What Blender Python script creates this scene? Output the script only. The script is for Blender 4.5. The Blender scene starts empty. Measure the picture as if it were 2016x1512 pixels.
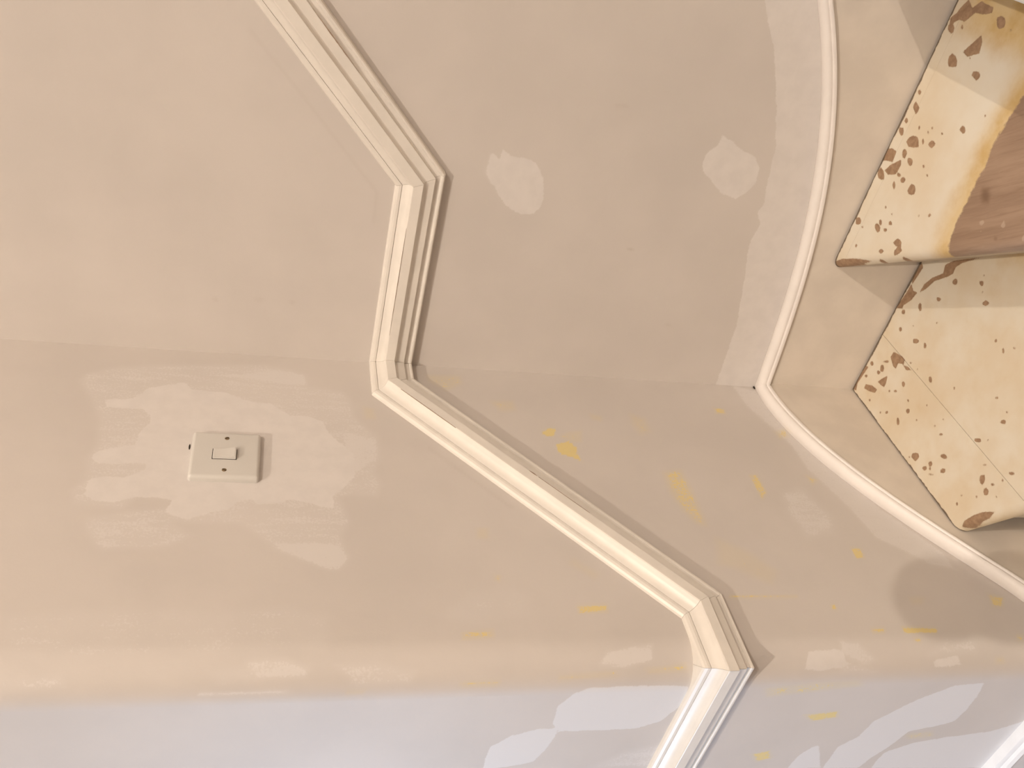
import bpy, bmesh, math, random
import numpy as np
from mathutils import Vector, Matrix

# ------------------------------------------------------------------ camera, world, light, exposure
scene = bpy.context.scene
COL = scene.collection
W, H, F_PX = 2016, 1512, 1823.9
cam_data = bpy.data.cameras.new('camera')
cam_data.sensor_fit = 'HORIZONTAL'
cam_data.sensor_width = 36.0
cam_data.lens = F_PX / W * 36.0
cam_data.clip_start = 0.01
cam = bpy.data.objects.new('camera', cam_data)
COL.objects.link(cam)
# the photograph was taken with the phone on its side: picture-left is up
FWD = Vector((-0.5785, 0.7715, -0.2647)).normalized()
RIGHT = Vector((0.7891, 0.6116, 0.0581))
RIGHT = (RIGHT - FWD * RIGHT.dot(FWD)).normalized()
UP = RIGHT.cross(FWD)
m = Matrix.Identity(4)
for i in range(3):
    m[i][0] = -UP[i]
    m[i][1] = RIGHT[i]
    m[i][2] = -FWD[i]
m[0][3], m[1][3], m[2][3] = 0.8462, -1.1618, 0.0368
cam.matrix_world = m
scene.camera = cam

scene.view_settings.view_transform = 'Standard'
scene.view_settings.look = 'None'
scene.view_settings.gamma = 1.0
scene.view_settings.use_curve_mapping = False
scene.view_settings.exposure = 0.52

world = bpy.data.worlds.new('world')
scene.world = world
world.use_nodes = True
world.node_tree.nodes['Background'].inputs[0].default_value = (0.75, 0.85, 1.0, 1)
world.node_tree.nodes['Background'].inputs[1].default_value = 0.2

LAMP_STAIR = Vector((4.55, -3.45, 3.50))     # bulb hanging over the upper flight
LAMP_HALL = Vector((1.55, -2.78, 3.20))      # bulb hanging over the foot of the stairs
BULB_WARM = (1.0, 0.87, 0.74)
STAIR_POWER, HALL_POWER = 325.0, 225.0
# daylight coming in through the glazed front door at the end of the hall
day = bpy.data.lights.new('daylight', 'AREA')
day.shape = 'RECTANGLE'
day.size, day.size_y = 0.85, 1.5
day.energy = 39.0
day.color = (0.50, 0.71, 1.0)
dayo = bpy.data.objects.new('daylight', day)
COL.objects.link(dayo)
dayo.location = (-2.14, -1.72, -0.25)
dayo.rotation_euler = (0, math.radians(-90), 0)

# ------------------------------------------------------------------ outlines of paint patches, wear and chips, in millimetres on their own surface
LEFT_PRIMER = [[(138,226.5),(123.5,233),(116.5,196.5),(92,179.5),(75.5,135),(90.5,124),(94.5,77),(111.5,45),(113,16),(138,-10.5),(136.5,-32.5),(146.5,-54),(172.5,-63),(193.5,-79.5),(214,-95),(256,-93.5),(280,-78.5),(293.5,-65),(318.5,-66.5),(311.5,-42.5),(303,-14),(311.5,9),(312.5,30.5),(303.5,35),(310,51.5),(322.5,63),(329,83.5),(341.5,106.5),(333.5,127),(325,134),(309.5,127.5),(304.5,146),(305,170),(315,194),(312.5,214),(304,227),(277,227.5),(270,211),(272,186.5),(255,164),(245.5,165.5),(247,194),(248,220),(239,229.5),(225.5,226),(217.5,204.5),(209.5,182.5),(189,181),(166.5,170.5),(152,170),(138.5,183)],[(542,-641),(540.5,-692),(554,-694),(560.5,-705),(566,-661.5),(564,-636.5)],[(556.5,-826),(551,-862),(564,-870),(566.5,-827)]]
LEFT_FILLER = [[(650,-327),(613.5,-325.5),(589.5,-338),(581.5,-355),(579.5,-412),(581.5,-464.5),(584,-482),(618,-486.5),(654,-468),(668.5,-438.5),(667.5,-378),(667,-338.5)],[(720.5,-257.5),(693,-258.5),(671,-282),(659.5,-311.5),(661,-336),(683,-336),(710,-329.5),(732,-321.5),(740.5,-290.5),(743,-258.5)],[(710.5,-780),(675,-786.5),(631,-827),(599.5,-873),(596,-917.5),(625,-925),(654.5,-925.5),(684,-922),(694.5,-894.5),(704,-858),(740.5,-844),(767,-828.5),(792.5,-820),(787,-759.5),(733.5,-759)],[(781.5,-700.5),(754,-704.5),(730,-717.5),(728.5,-726.5),(786.5,-755)],[(724,-928),(714.5,-1000.5),(692,-1044.5),(760,-1088.5),(816,-1072),(794.5,-842),(755.5,-843.5),(733.5,-882)]]
LEFT_BRUSH = [([(84.5,270),(68,264),(48,226.5),(38.5,176.5),(31,105),(23,31),(31,-15),(46.5,-32.5),(68,-32.5),(76,-83),(91.5,-95.5),(131.5,-99),(175.5,-128.5),(219.5,-130.5),(248,-122),(274.5,-129.5),(294.5,-121),(292.5,-87.5),(296,-73.5),(339.5,-85.5),(363.5,-73.5),(398,-81),(417,-70),(417.5,-53.5),(404,-31),(393,-0.5),(365.5,26.5),(348.5,45.5),(346.5,82),(347.5,121.5),(367,100),(387,127.5),(387.5,165),(391.5,192),(382.5,204.5),(355.5,218.5),(341.5,219),(329,178.5),(321.5,124.5),(309.5,125.5),(302,166.5),(326.5,183),(319.5,236),(296,244),(277,229.5),(239.5,235.5),(212.5,228),(157,234.5),(121.5,251)],0.5,6),([(33.5,5.5),(40.5,-30),(68,-34),(67.5,5),(63.5,54.5),(56,103)],0.75,5),([(376.5,10),(373,-37.5),(378,-71),(398,-81),(417,-70),(417.5,-53.5),(404,-31),(393,-5)],0.85,6),([(163.5,-82.5),(175.5,-128.5),(219.5,-130.5),(263,-88.5),(208,-76.5)],0.75,8),([(344.5,214.5),(346,176.5),(379.5,171.5),(390.5,192.5),(382.5,204.5)],0.6,8),([(483.5,276.5),(477.5,230.5),(474.5,141.5),(478.5,68.5),(472.5,-7),(487,-56.5),(530,-50.5),(534.5,23.5),(535,124),(535.5,219.5),(529.5,266.5)],0.4,10),([(539.5,33.5),(537.5,-8),(548.5,-35),(559,-30),(560,22)],0.65,5),([(551.5,68.5),(544.5,23),(563,22),(564.5,57.5)],0.45,8),([(546.5,-61.5),(545,-105),(554,-150),(567.5,-145),(569,-84.5)],0.55,6),([(571,77),(571.5,-10),(576.5,-15.5),(577,77)],0.75,2),([(554,263),(550.5,208.5),(563,203),(566.5,262)],0.45,6),([(488.5,-183.5),(451,-219),(447,-276.5),(459,-293.5),(485.5,-288),(499.5,-230)],0.35,10),([(553,-363),(539,-374.5),(532,-411),(529.5,-433.5),(548.5,-431.5),(556.5,-396)],0.8,3),([(263,-728.5),(250.5,-769),(314,-790),(344.5,-774),(355.5,-727.5),(305.5,-717.5)],0.6,12),([(527.5,-689),(532.5,-716.5),(555,-738.5),(561,-720),(548,-690.5)],0.7,5),([(527.5,-849.5),(532,-895.5),(548.5,-890),(550,-819)],0.55,8),([(556.5,-675.5),(560.5,-712.5),(571.5,-744),(570,-691.5)],0.6,4),([(-2,-749.5),(56,-755),(100.5,-773.5),(156,-795),(209.5,-797.5),(259.5,-817.5),(302,-830.5),(353,-842),(377.5,-875.5),(403,-903),(410.5,-941.5),(381.5,-942.5),(295,-887.5),(184,-837.5),(75,-804),(11,-793)],0.75,5),([(753,-401.5),(719,-440),(705.5,-485),(634,-495.5),(635.5,-517),(763,-503.5)],0.55,8),([(568,-481.5),(570,-563.5),(659.5,-554),(763,-503.5),(656,-496.5)],0.3,10)]
LEFT_YELLOW = [([(510,-204.5),(507,-241),(517.5,-242),(520.5,-203)],0.75,3),([(472.5,-351.5),(471,-391.5),(483,-390),(484.5,-352)],0.85,3),([(568,-199.5),(567.5,-246),(574,-244),(574,-203)],0.7,3),([(559,-421.5),(554,-474),(561.5,-477.5),(563.5,-428.5)],0.7,3),([(563.5,-315),(560.5,-383.5),(565.5,-390),(569.5,-315.5)],0.6,3),([(347,-247),(346.5,-260.5),(364.5,-258),(364.5,-244.5)],0.55,5),([(574.5,-74),(574,-95.5),(579.5,-93.5),(580,-74.5)],0.5,3),([(108.5,-112.5),(113.5,-127),(136,-129.5),(137,-115)],0.45,5),([(23,-215),(20,-267.5),(39.5,-269),(61,-242.5),(38,-217.5)],0.55,6),([(80.5,-307),(77,-344),(99.5,-344),(104,-319)],0.55,6),([(150.5,-373.5),(137,-388.5),(139.5,-400),(160,-391.5),(156,-380.5)],1,1.5),([(174.5,-392),(165.5,-414),(178.5,-423),(193,-421),(211.5,-424.5),(201.5,-409.5),(197,-395),(186,-389.5)],1,1.5),([(157,-400),(144,-419),(140.5,-440.5),(166.5,-434),(169.5,-421)],0.55,4),([(98.5,-463.5),(103.5,-483),(116,-480),(111,-464.5)],0.55,4),([(93,-533),(104,-555.5),(135,-554.5),(142,-535.5),(118.5,-530)],0.55,8),([(227.5,-546),(220.5,-577),(258,-580),(319.5,-578),(334.5,-576.5),(330,-562.5),(305.5,-551.5),(270,-544)],0.72,7),([(65,-690),(66.5,-708),(79.5,-707.5),(81,-688.5)],0.85,3),([(119.5,-779),(111.5,-801.5),(130.5,-802),(138.5,-780)],0.65,5),([(226,-688.5),(225.5,-702),(264,-702.5),(280.5,-687),(237.5,-688)],0.85,3),([(221.5,-787),(232,-804.5),(244,-789.5)],0.75,4),([(372,-789.5),(373.5,-805),(391,-801.5),(393,-786.5)],0.95,3),([(358,-583),(381,-620),(417,-651),(439,-633.5),(413,-592),(404,-569)],0.45,10),([(457.5,-563),(458.5,-662.5),(462.5,-660.5),(462.5,-561)],0.8,2),([(473,-706),(473,-713.5),(483,-708.5),(481.5,-702.5)],0.95,2),([(512,-745.5),(511.5,-766.5),(519,-763.5),(519.5,-744)],0.95,2),([(510.5,-791.5),(512.5,-846.5),(522.5,-840.5),(520,-791)],1,2),([(527.5,-802.5),(528,-813.5),(533.5,-809.5),(533,-800)],0.85,3),([(456.5,-966.5),(461.5,-989.5),(479,-976.5),(479,-959.5)],0.85,4),([(461,-834),(461,-858.5),(474,-846.5),(474,-830.5)],0.45,5),([(555.5,-921.5),(555.5,-934),(562.5,-936.5),(562,-923.5)],0.65,4),([(526,-964.5),(526,-978),(534.5,-973),(534.5,-963.5)],0.75,4),([(591.5,-587.5),(584.5,-652.5),(582.5,-717.5),(593,-730),(602.5,-660.5),(610,-598.5)],0.6,4),([(653.5,-668.5),(647.5,-718.5),(662,-725),(668.5,-690)],0.95,3),([(741,-629.5),(734.5,-653.5),(753,-665),(761,-645)],0.9,3),([(710,-853),(707,-897),(720,-907),(723.5,-868.5)],0.6,4),([(397.5,-366.5),(422.5,-394.5),(431,-385.5),(406,-357.5)],0.35,6),([(423,-258),(427.5,-264),(435.5,-262.5),(433,-256.5)],0.8,2)]
RIGHT_PRIMER = [[(319.5,-257),(334.5,-249),(363,-248.5),(361,-255),(354.5,-262.5),(369,-264.5),(361.5,-278.5),(361.5,-298.5),(356,-315),(341.5,-326),(324,-334.5),(302.5,-338),(288,-333.5),(279,-327.5),(277,-312.5),(283,-292.5),(295,-277.5),(312.5,-266)],[(387.5,-554.5),(401,-555),(417.5,-568.5),(432,-570),(425,-587.5),(413.5,-609),(408,-630.5),(393.5,-642.5),(372,-648),(351,-639),(340.5,-625.5),(346,-598),(363,-577.5),(374.5,-562)],[(648.5,-543.5),(614.5,-561),(591,-576),(555,-600),(489.5,-630.5),(425.5,-656.5),(363,-666.5),(339,-673.5),(321.5,-668),(306,-681),(270.5,-675.5),(190,-696),(123,-711),(61.5,-715.5),(24.5,-718),(-3,-719),(-1,-808),(170.5,-793.5),(282,-781),(431,-756.5),(537.5,-714),(629.5,-655),(662.5,-625)]]
RIGHT_BRUSH = [([(334,-244.5),(363,-248.5),(356.5,-259.5),(318,-265),(319.5,-257)],0.6,3)]
TREAD1_CHIPS = [[(300.5,-111.5),(297.5,-113),(294.5,-110),(293.5,-106),(295,-102),(298,-102.5),(301.5,-104),(303,-108.5)],[(326.5,-157.5),(324,-159),(321.5,-157),(321.5,-154),(322,-150.5),(325,-149.5),(327,-152.5),(328.5,-155.5)],[(262,-100),(259,-99.5),(256.5,-98),(255.5,-94),(257,-92),(259,-90),(261.5,-93.5),(262,-96.5)],[(311,-186.5),(307.5,-185.5),(304,-182.5),(302.5,-178),(303,-174.5),(306.5,-176),(310,-177.5),(311,-182)],[(229,-71),(225,-74.5),(221.5,-72.5),(223,-68.5),(224.5,-64.5),(228.5,-63),(231.5,-63.5),(232.5,-67.5)],[(201.5,-44),(198.5,-45.5),(196.5,-42.5),(195.5,-39.5),(197,-37),(199.5,-36),(201.5,-38),(203.5,-41)],[(176.5,-56.5),(173.5,-57.5),(171,-56),(171,-53.5),(172.5,-50.5),(175,-49.5),(176.5,-51.5),(178.5,-53.5)],[(186,-103.5),(182.5,-103),(178.5,-99.5),(175,-93.5),(177.5,-91),(180,-89.5),(183.5,-94.5),(185.5,-99)],[(190,-121),(186,-123),(184.5,-121),(184,-118.5),(186.5,-116),(189,-114),(191.5,-115),(191,-117.5)],[(102.5,-63.5),(98,-65.5),(95,-64),(93,-60),(96.5,-56),(101,-54),(103.5,-56),(105,-59.5)],[(118,-66.5),(115.5,-65.5),(112.5,-61.5),(110.5,-58),(108.5,-54),(111.5,-55.5),(115,-59.5),(118,-64)],[(91.5,-61.5),(89,-61),(86,-59.5),(85,-56),(86,-54),(88,-52.5),(91,-55),(91.5,-58)],[(91.5,-36.5),(89.5,-37.5),(86.5,-36),(86,-32.5),(86.5,-29.5),(89,-29),(92.5,-30.5),(93,-34.5)],[(278.5,-234),(276.5,-234.5),(275.5,-233.5),(274,-232),(275.5,-230),(277.5,-230),(279,-230.5),(279.5,-232.5)],[(290,-268),(288.5,-268),(287.5,-266.5),(287,-265),(287,-264),(288.5,-263.5),(289.5,-264.5),(290,-266.5)],[(275.5,-253.5),(272.5,-255.5),(271.5,-254.5),(271.5,-253),(273.5,-250.5),(275.5,-249.5),(278,-249),(277,-251)],[(197.5,-78),(196,-77),(195,-76),(194.5,-75),(194.5,-73.5),(195.5,-74),(196.5,-75),(197,-76.5)],[(230.5,-118.5),(229.5,-118),(228.5,-117.5),(227.5,-116),(228,-115),(229,-115),(230,-115.5),(231,-117)],[(316.5,-165.5),(315.5,-165.5),(315,-165),(314.5,-164),(315,-163),(315.5,-163),(316.5,-163.5),(317,-164.5)],[(336.5,-151.5),(335.5,-152),(334.5,-150.5),(334,-149),(334.5,-148),(335.5,-148.5),(336,-149),(337,-150.5)],[(149.5,-113),(148,-112.5),(146.5,-111.5),(146,-110),(146.5,-108.5),(147.5,-108),(149,-109.5),(150,-111.5)],[(150,-131),(149.5,-131),(148,-130.5),(147.5,-129),(148,-128),(149,-128),(150,-128.5),(151,-130)],[(114.5,-122),(111.5,-123.5),(108.5,-122.5),(108.5,-119),(110,-116),(113,-115),(115,-116.5),(115.5,-119)],[(157,-167),(153,-169.5),(151.5,-166.5),(151,-164.5),(152.5,-161),(156,-159),(158.5,-160.5),(159,-163.5)],[(89,-160),(87,-161),(84,-160),(82,-156.5),(83.5,-153),(86.5,-152),(89.5,-155),(90.5,-158)],[(61,-152),(57,-155),(54.5,-153.5),(54,-150.5),(57,-147),(61,-144),(63.5,-145.5),(63,-148.5)],[(109.5,-241),(107,-240),(105,-238.5),(104,-236.5),(103.5,-234.5),(105.5,-235),(108,-236),(109.5,-239)],[(49.5,-224.5),(44.5,-224.5),(38.5,-223),(37.5,-217),(37.5,-211),(43.5,-210),(48,-214),(52,-219.5)],[(48.5,-249.5),(45,-249.5),(42,-248),(41,-245),(41,-241.5),(44.5,-242),(47,-244),(49,-246.5)],[(61.5,-253.5),(58,-254.5),(55,-253),(54,-250),(55.5,-247),(58.5,-246.5),(61,-248),(62.5,-250)],[(53.5,-256.5),(52,-257),(50.5,-256.5),(50,-254.5),(51,-253.5),(52.5,-252.5),(54,-253),(54,-255)],[(71.5,-281),(69,-281.5),(66,-279.5),(63,-276),(64.5,-273.5),(67.5,-273.5),(71,-275),(74,-279)],[(90,-269),(88,-271),(83.5,-267),(81.5,-262.5),(81,-258.5),(84,-258.5),(89,-262),(90.5,-266.5)],[(116.5,-346.5),(112,-348.5),(107,-348),(106.5,-343.5),(109.5,-339),(114.5,-337),(117.5,-339),(120.5,-342)],[(107.5,-363.5),(104,-364.5),(101,-363),(99,-360),(101,-356.5),(105,-354.5),(109,-356),(109.5,-360.5)],[(123.5,-365),(121.5,-364.5),(119.5,-363),(117.5,-361),(118.5,-359.5),(120,-358.5),(122,-360.5),(123.5,-362.5)],[(202,-322),(199.5,-322.5),(197,-320),(195.5,-317),(195.5,-314),(198.5,-314.5),(201.5,-316),(203.5,-319.5)],[(219,-289),(217.5,-289.5),(216,-287.5),(214.5,-285.5),(215,-284.5),(216,-284),(218,-286),(219.5,-288)],[(215,-316),(214,-316),(212.5,-315.5),(212,-314),(212.5,-313),(213.5,-312.5),(215,-313.5),(215.5,-315)],[(153.5,-304.5),(151,-305.5),(147,-301.5),(145,-297.5),(144.5,-294.5),(147,-293.5),(151,-298),(154.5,-302)],[(159.5,-380),(157,-380),(154,-377.5),(152,-374.5),(152,-372.5),(154,-372),(157,-375),(159.5,-378)],[(53.5,-332.5),(51.5,-333),(50,-332.5),(50,-331),(50,-329),(52,-329),(54,-329),(54.5,-331)],[(94,-115),(92.5,-115),(90.5,-113),(89,-110.5),(89,-108.5),(91,-109),(93,-111),(94,-113)],[(83.5,-101.5),(82,-102.5),(81,-101),(80.5,-99.5),(80.5,-98),(82,-98),(84,-98.5),(84,-100)],[(41,-72.5),(39.5,-73),(38,-72),(37,-70),(38,-69),(39.5,-68),(41,-69.5),(41.5,-71)],[(43.5,-108),(42,-107.5),(40.5,-107.5),(39.5,-105.5),(40.5,-104.5),(42,-104),(43,-105),(43.5,-106.5)],[(100.5,-147.5),(99,-148.5),(97.5,-147.5),(97.5,-145.5),(98,-144.5),(99,-143),(101,-144.5),(101,-146.5)],[(54,-121),(52.5,-121),(50,-120),(49,-117.5),(49.5,-115.5),(52,-116),(53.5,-117),(55.5,-119)],[(90,-183.5),(88.5,-183.5),(87.5,-183),(87,-181.5),(87,-180.5),(88.5,-180),(89.5,-181),(90,-182.5)],[(109,-220),(108,-220.5),(107,-220),(106.5,-219),(106.5,-217.5),(108,-217.5),(109,-218.5),(109.5,-219.5)],[(122,-185.5),(121,-186),(119.5,-185.5),(119,-184),(120,-183),(121,-183),(122,-183.5),(122.5,-184.5)],[(35.5,-210),(34.5,-210.5),(33,-209.5),(32.5,-208.5),(33,-207.5),(34,-207),(35.5,-207.5),(36,-209)],[(52,-267.5),(50,-266.5),(46,-263),(42.5,-258.5),(43.5,-258),(44,-257.5),(47.5,-261.5),(50,-264.5)],[(177.5,-214),(176.5,-215),(175,-214.5),(175,-213),(175.5,-211.5),(177,-211),(178,-211.5),(178.5,-213)],[(87.5,-352.5),(86.5,-353),(85.5,-352.5),(85,-351.5),(85.5,-350),(86.5,-350),(88,-350.5),(88.5,-351.5)],[(114,-379),(113,-379.5),(112,-379),(111.5,-378),(112,-377),(113,-376.5),(114,-377),(114,-378.5)],[(138.5,-372.5),(137,-372.5),(135.5,-372),(135.5,-371),(136.5,-370),(137.5,-369),(138.5,-369.5),(139,-371)],[(128,-227.5),(127,-228),(126,-227),(126,-226),(126,-225),(127,-225),(128,-225.5),(128.5,-226.5)],[(163,-315.5),(162,-315.5),(161,-315),(160.5,-314),(161,-313),(162,-313),(163,-313.5),(163,-314.5)],[(134,-335.5),(132.5,-335),(131,-333.5),(129.5,-331.5),(129,-330),(131,-331),(132.5,-332),(134.5,-334.5)],[(69,-330.5),(68,-330.5),(67,-330),(66,-329),(66.5,-328),(67,-327.5),(68.5,-328.5),(69.5,-329.5)],[(66.5,-38),(64.5,-38),(62,-36.5),(61.5,-33.5),(61.5,-31),(63.5,-32),(65.5,-33),(67,-35.5)],[(294.5,-77),(306.5,-72),(319.5,-82.5),(355,-131),(327,-101),(315,-93.5),(305,-95.5),(294,-87),(276,-69),(255.5,-60),(244.5,-52),(259.5,-52.5),(276.5,-61)],[(189.5,-20.5),(206,-22.5),(226,-26),(243.5,-26.5),(238,-37.5),(240.5,-47.5),(224.5,-43.5),(208,-33.5),(202.5,-34.5),(195.5,-24)],[(126,-64.5),(137,-65.5),(143.5,-87),(143.5,-96),(136,-98.5),(130,-86.5),(119.5,-88),(118.5,-80)],[(134.5,-97.5),(139.5,-111.5),(140,-119.5),(133,-109.5)],[(75.5,-66),(86.5,-71.5),(98,-79),(87,-84.5),(79,-85),(76.5,-76)],[(45,-44.5),(53,-44),(62,-59.5),(64.5,-73.5),(57.5,-73),(50.5,-60.5)],[(31,-358),(44.5,-358),(61,-364),(79,-374.5),(95,-389.5),(79.5,-387),(68,-381),(54.5,-376.5),(42.5,-370.5)],[(255.5,-22),(276,-24),(281.5,-25),(278,-32),(258,-30),(242,-28)],[(27.5,-19),(43,-20),(76.5,-23),(79.5,-29.5),(40.5,-24.5),(28.5,-30.5),(24,-17.5)]]
TREAD2_CHIPS = [[(630.5,-40.5),(626,-41.5),(624,-38.5),(624.5,-34.5),(626.5,-28.5),(631.5,-26),(634,-30),(634,-35.5)],[(600,-74.5),(593.5,-78.5),(591,-71),(588.5,-64),(594,-58),(599.5,-56),(604.5,-59),(603.5,-68)],[(600,-128),(596.5,-129),(592.5,-126),(593.5,-119.5),(595,-113.5),(599,-112.5),(601.5,-118),(602,-123.5)],[(543,-35),(541,-35.5),(539,-34.5),(539,-31),(540.5,-29),(542.5,-28),(544,-29.5),(544,-33)],[(525,-46.5),(520,-47),(515.5,-45.5),(518,-39),(520,-33.5),(524.5,-32),(529,-33.5),(527,-40)],[(512.5,-23),(510.5,-24),(509,-22.5),(509,-20),(510.5,-18),(512.5,-16.5),(514,-18),(513.5,-20.5)],[(502,-36),(500,-36.5),(498,-35.5),(498,-32.5),(499,-29),(502,-28.5),(504,-30),(503.5,-33.5)],[(487.5,-37),(483.5,-39.5),(480.5,-36.5),(481.5,-31.5),(483.5,-27.5),(487.5,-25),(489,-29),(490.5,-33)],[(489,-77),(483,-81.5),(478.5,-72),(475,-62),(478.5,-52.5),(485.5,-54.5),(491,-60.5),(492.5,-70)],[(466,-65.5),(462,-66),(459,-65.5),(458.5,-61),(461.5,-56.5),(466,-54),(469,-56),(469,-60.5)],[(500,-110.5),(496.5,-109),(493,-107),(493,-101.5),(494,-97),(497.5,-98),(500.5,-100),(502,-105.5)],[(462.5,-84),(459,-86),(456,-83),(456.5,-78),(458,-74.5),(462,-71.5),(464,-76),(464.5,-80.5)],[(423,-39),(416.5,-44),(413.5,-38),(413,-31.5),(416,-25),(421.5,-23.5),(427,-25.5),(426,-33)],[(438,-73.5),(436,-74),(434,-71.5),(433.5,-68),(434.5,-66.5),(436.5,-64.5),(438,-67.5),(438,-70.5)],[(437,-88),(434,-87.5),(431.5,-85.5),(430.5,-81),(432,-78),(435,-77.5),(437.5,-80),(438.5,-84.5)],[(421.5,-72.5),(418,-75),(416,-73.5),(417,-70.5),(419,-67),(422,-66),(425,-65.5),(424,-69)],[(435,-116.5),(430,-117.5),(426.5,-113),(425,-107.5),(427.5,-101),(432.5,-101.5),(438.5,-102.5),(439.5,-110.5)],[(469,-112),(467.5,-111.5),(466,-111),(465.5,-108.5),(466.5,-107),(468,-106.5),(469,-108),(469.5,-110)],[(537,-150),(533.5,-151.5),(531.5,-148.5),(532,-145),(532.5,-140),(536.5,-140),(539,-142),(539,-146.5)],[(516.5,-115),(515.5,-115.5),(514.5,-113.5),(514.5,-112),(515,-111),(516,-110.5),(517,-111.5),(517,-113.5)],[(515,-91.5),(514,-91.5),(513,-90.5),(512.5,-89),(513.5,-87.5),(514.5,-88),(515,-89),(516,-90.5)],[(507,-88.5),(505.5,-89),(504.5,-88),(505,-86.5),(505.5,-84.5),(507,-83.5),(508,-85),(507.5,-86.5)],[(664,-126),(659.5,-127),(657,-123),(655.5,-117),(659.5,-111),(665,-107.5),(669,-112.5),(668.5,-121)],[(660.5,-142.5),(659.5,-143),(659,-141.5),(659,-140),(659.5,-138.5),(660.5,-138.5),(661,-140),(661,-141)],[(637.5,-56),(636,-56.5),(634.5,-56),(635,-53.5),(636,-51.5),(638,-51),(639.5,-51.5),(638.5,-54)],[(504.5,-66.5),(503,-67),(502,-66.5),(501.5,-65),(503,-63.5),(504.5,-62.5),(506.5,-62.5),(506,-65)],[(493.5,-87),(491,-88),(490,-87.5),(489.5,-86),(492,-83),(494.5,-81.5),(496.5,-82),(495,-84.5)],[(462,-126),(460.5,-126),(460,-124.5),(459.5,-123),(460,-121.5),(461.5,-121),(462,-122.5),(462.5,-124)],[(564.5,-172),(563.5,-172),(562.5,-171),(563,-170),(563,-169),(564,-168.5),(564.5,-169.5),(565,-171)],[(611,-97),(610,-97),(609.5,-96.5),(609.5,-95),(610,-94),(610.5,-94),(611,-94.5),(611.5,-96)],[(346.5,-37.5),(342,-39),(338.5,-35),(336.5,-29.5),(340.5,-25.5),(344,-23.5),(346.5,-27.5),(348.5,-32)],[(342,-49),(340.5,-48.5),(339.5,-47.5),(339,-46),(339,-44),(340.5,-44.5),(342,-45),(342.5,-47.5)],[(360,-84.5),(355.5,-86.5),(352,-83.5),(352.5,-78.5),(354,-73.5),(359,-70.5),(362,-74.5),(361.5,-79.5)],[(367.5,-82),(365,-84),(363,-82),(362,-79),(364.5,-77),(367,-75),(369,-76.5),(369.5,-80)],[(377.5,-103.5),(375.5,-104.5),(373.5,-101.5),(372.5,-98.5),(373.5,-97),(375.5,-96),(378,-98),(378,-101.5)],[(365,-100.5),(363,-100.5),(361,-98),(360.5,-95),(361,-93),(362.5,-92.5),(364.5,-94.5),(366,-98)],[(314,-55),(312,-54.5),(310.5,-54.5),(310,-52),(311,-50),(313,-50),(314.5,-50.5),(314.5,-53)],[(338.5,-114.5),(336,-113.5),(332.5,-111),(332,-106.5),(332.5,-103.5),(334.5,-104.5),(337.5,-106.5),(339,-111)],[(366.5,-139.5),(362,-142.5),(358.5,-136.5),(357,-131),(358,-124),(363,-126),(367,-129),(368,-134.5)],[(412.5,-147.5),(411.5,-148),(410.5,-146.5),(410.5,-145.5),(411,-144.5),(412,-144),(412.5,-145),(413.5,-146)],[(423.5,-167.5),(422,-167),(421,-166),(420,-164),(420.5,-162.5),(422,-162.5),(424,-163.5),(424.5,-166)],[(389,-76.5),(387.5,-77),(387,-76),(386.5,-74.5),(387,-73.5),(388.5,-73),(389.5,-74),(389.5,-75.5)],[(388,-95.5),(387,-96),(386,-95),(386,-93.5),(386,-92.5),(387,-92),(388,-93.5),(388.5,-94.5)],[(353,-161),(350.5,-162),(347.5,-157.5),(346,-153),(347,-151),(349,-151),(352,-153.5),(353,-157.5)],[(325,-118.5),(322,-118),(320,-114.5),(318.5,-111.5),(318.5,-107.5),(321,-109.5),(324,-111),(325,-115.5)],[(612.5,-77),(623,-84),(640,-95.5),(634,-102.5),(621,-107),(610.5,-89)],[(427.5,-36.5),(439,-43.5),(454.5,-59.5),(448.5,-64.5),(434,-63),(426,-48)],[(432.5,-16.5),(447,-13),(458.5,-29.5),(459,-42),(444.5,-44.5),(439,-28)],[(628.5,-30),(639.5,-23.5),(648.5,-31.5),(656,-34),(668,-41.5),(662,-55.5),(673,-66.5),(673,-92.5),(667,-94.5),(661,-80),(658.5,-65),(644,-53.5),(643,-42),(637.5,-34.5)],[(254.5,-15),(262.5,-16.5),(280,-36.5),(297,-64.5),(310.5,-93.5),(298.5,-79.5),(282,-65),(261.5,-40.5),(251,-22.5)],[(344,-137),(351,-134),(362,-139),(359,-148.5),(349.5,-143)]]
TREAD2_BARE = [[(672.5,-217.5),(608,-212.5),(565,-209),(539,-207),(515,-214.5),(498.5,-212),(474.5,-215),(441.5,-215),(416.5,-221.5),(404,-226.5),(381,-235),(489.5,-394.5),(586.5,-532.5),(764.5,-382)]]
LEFT_SMUDGE = [([(191.0,-201.0),(252.5,-254.0),(306.5,-302.0),(311.5,-299.5),(257.5,-252.0),(196.5,-199.0)],0.22,3)]
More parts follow.
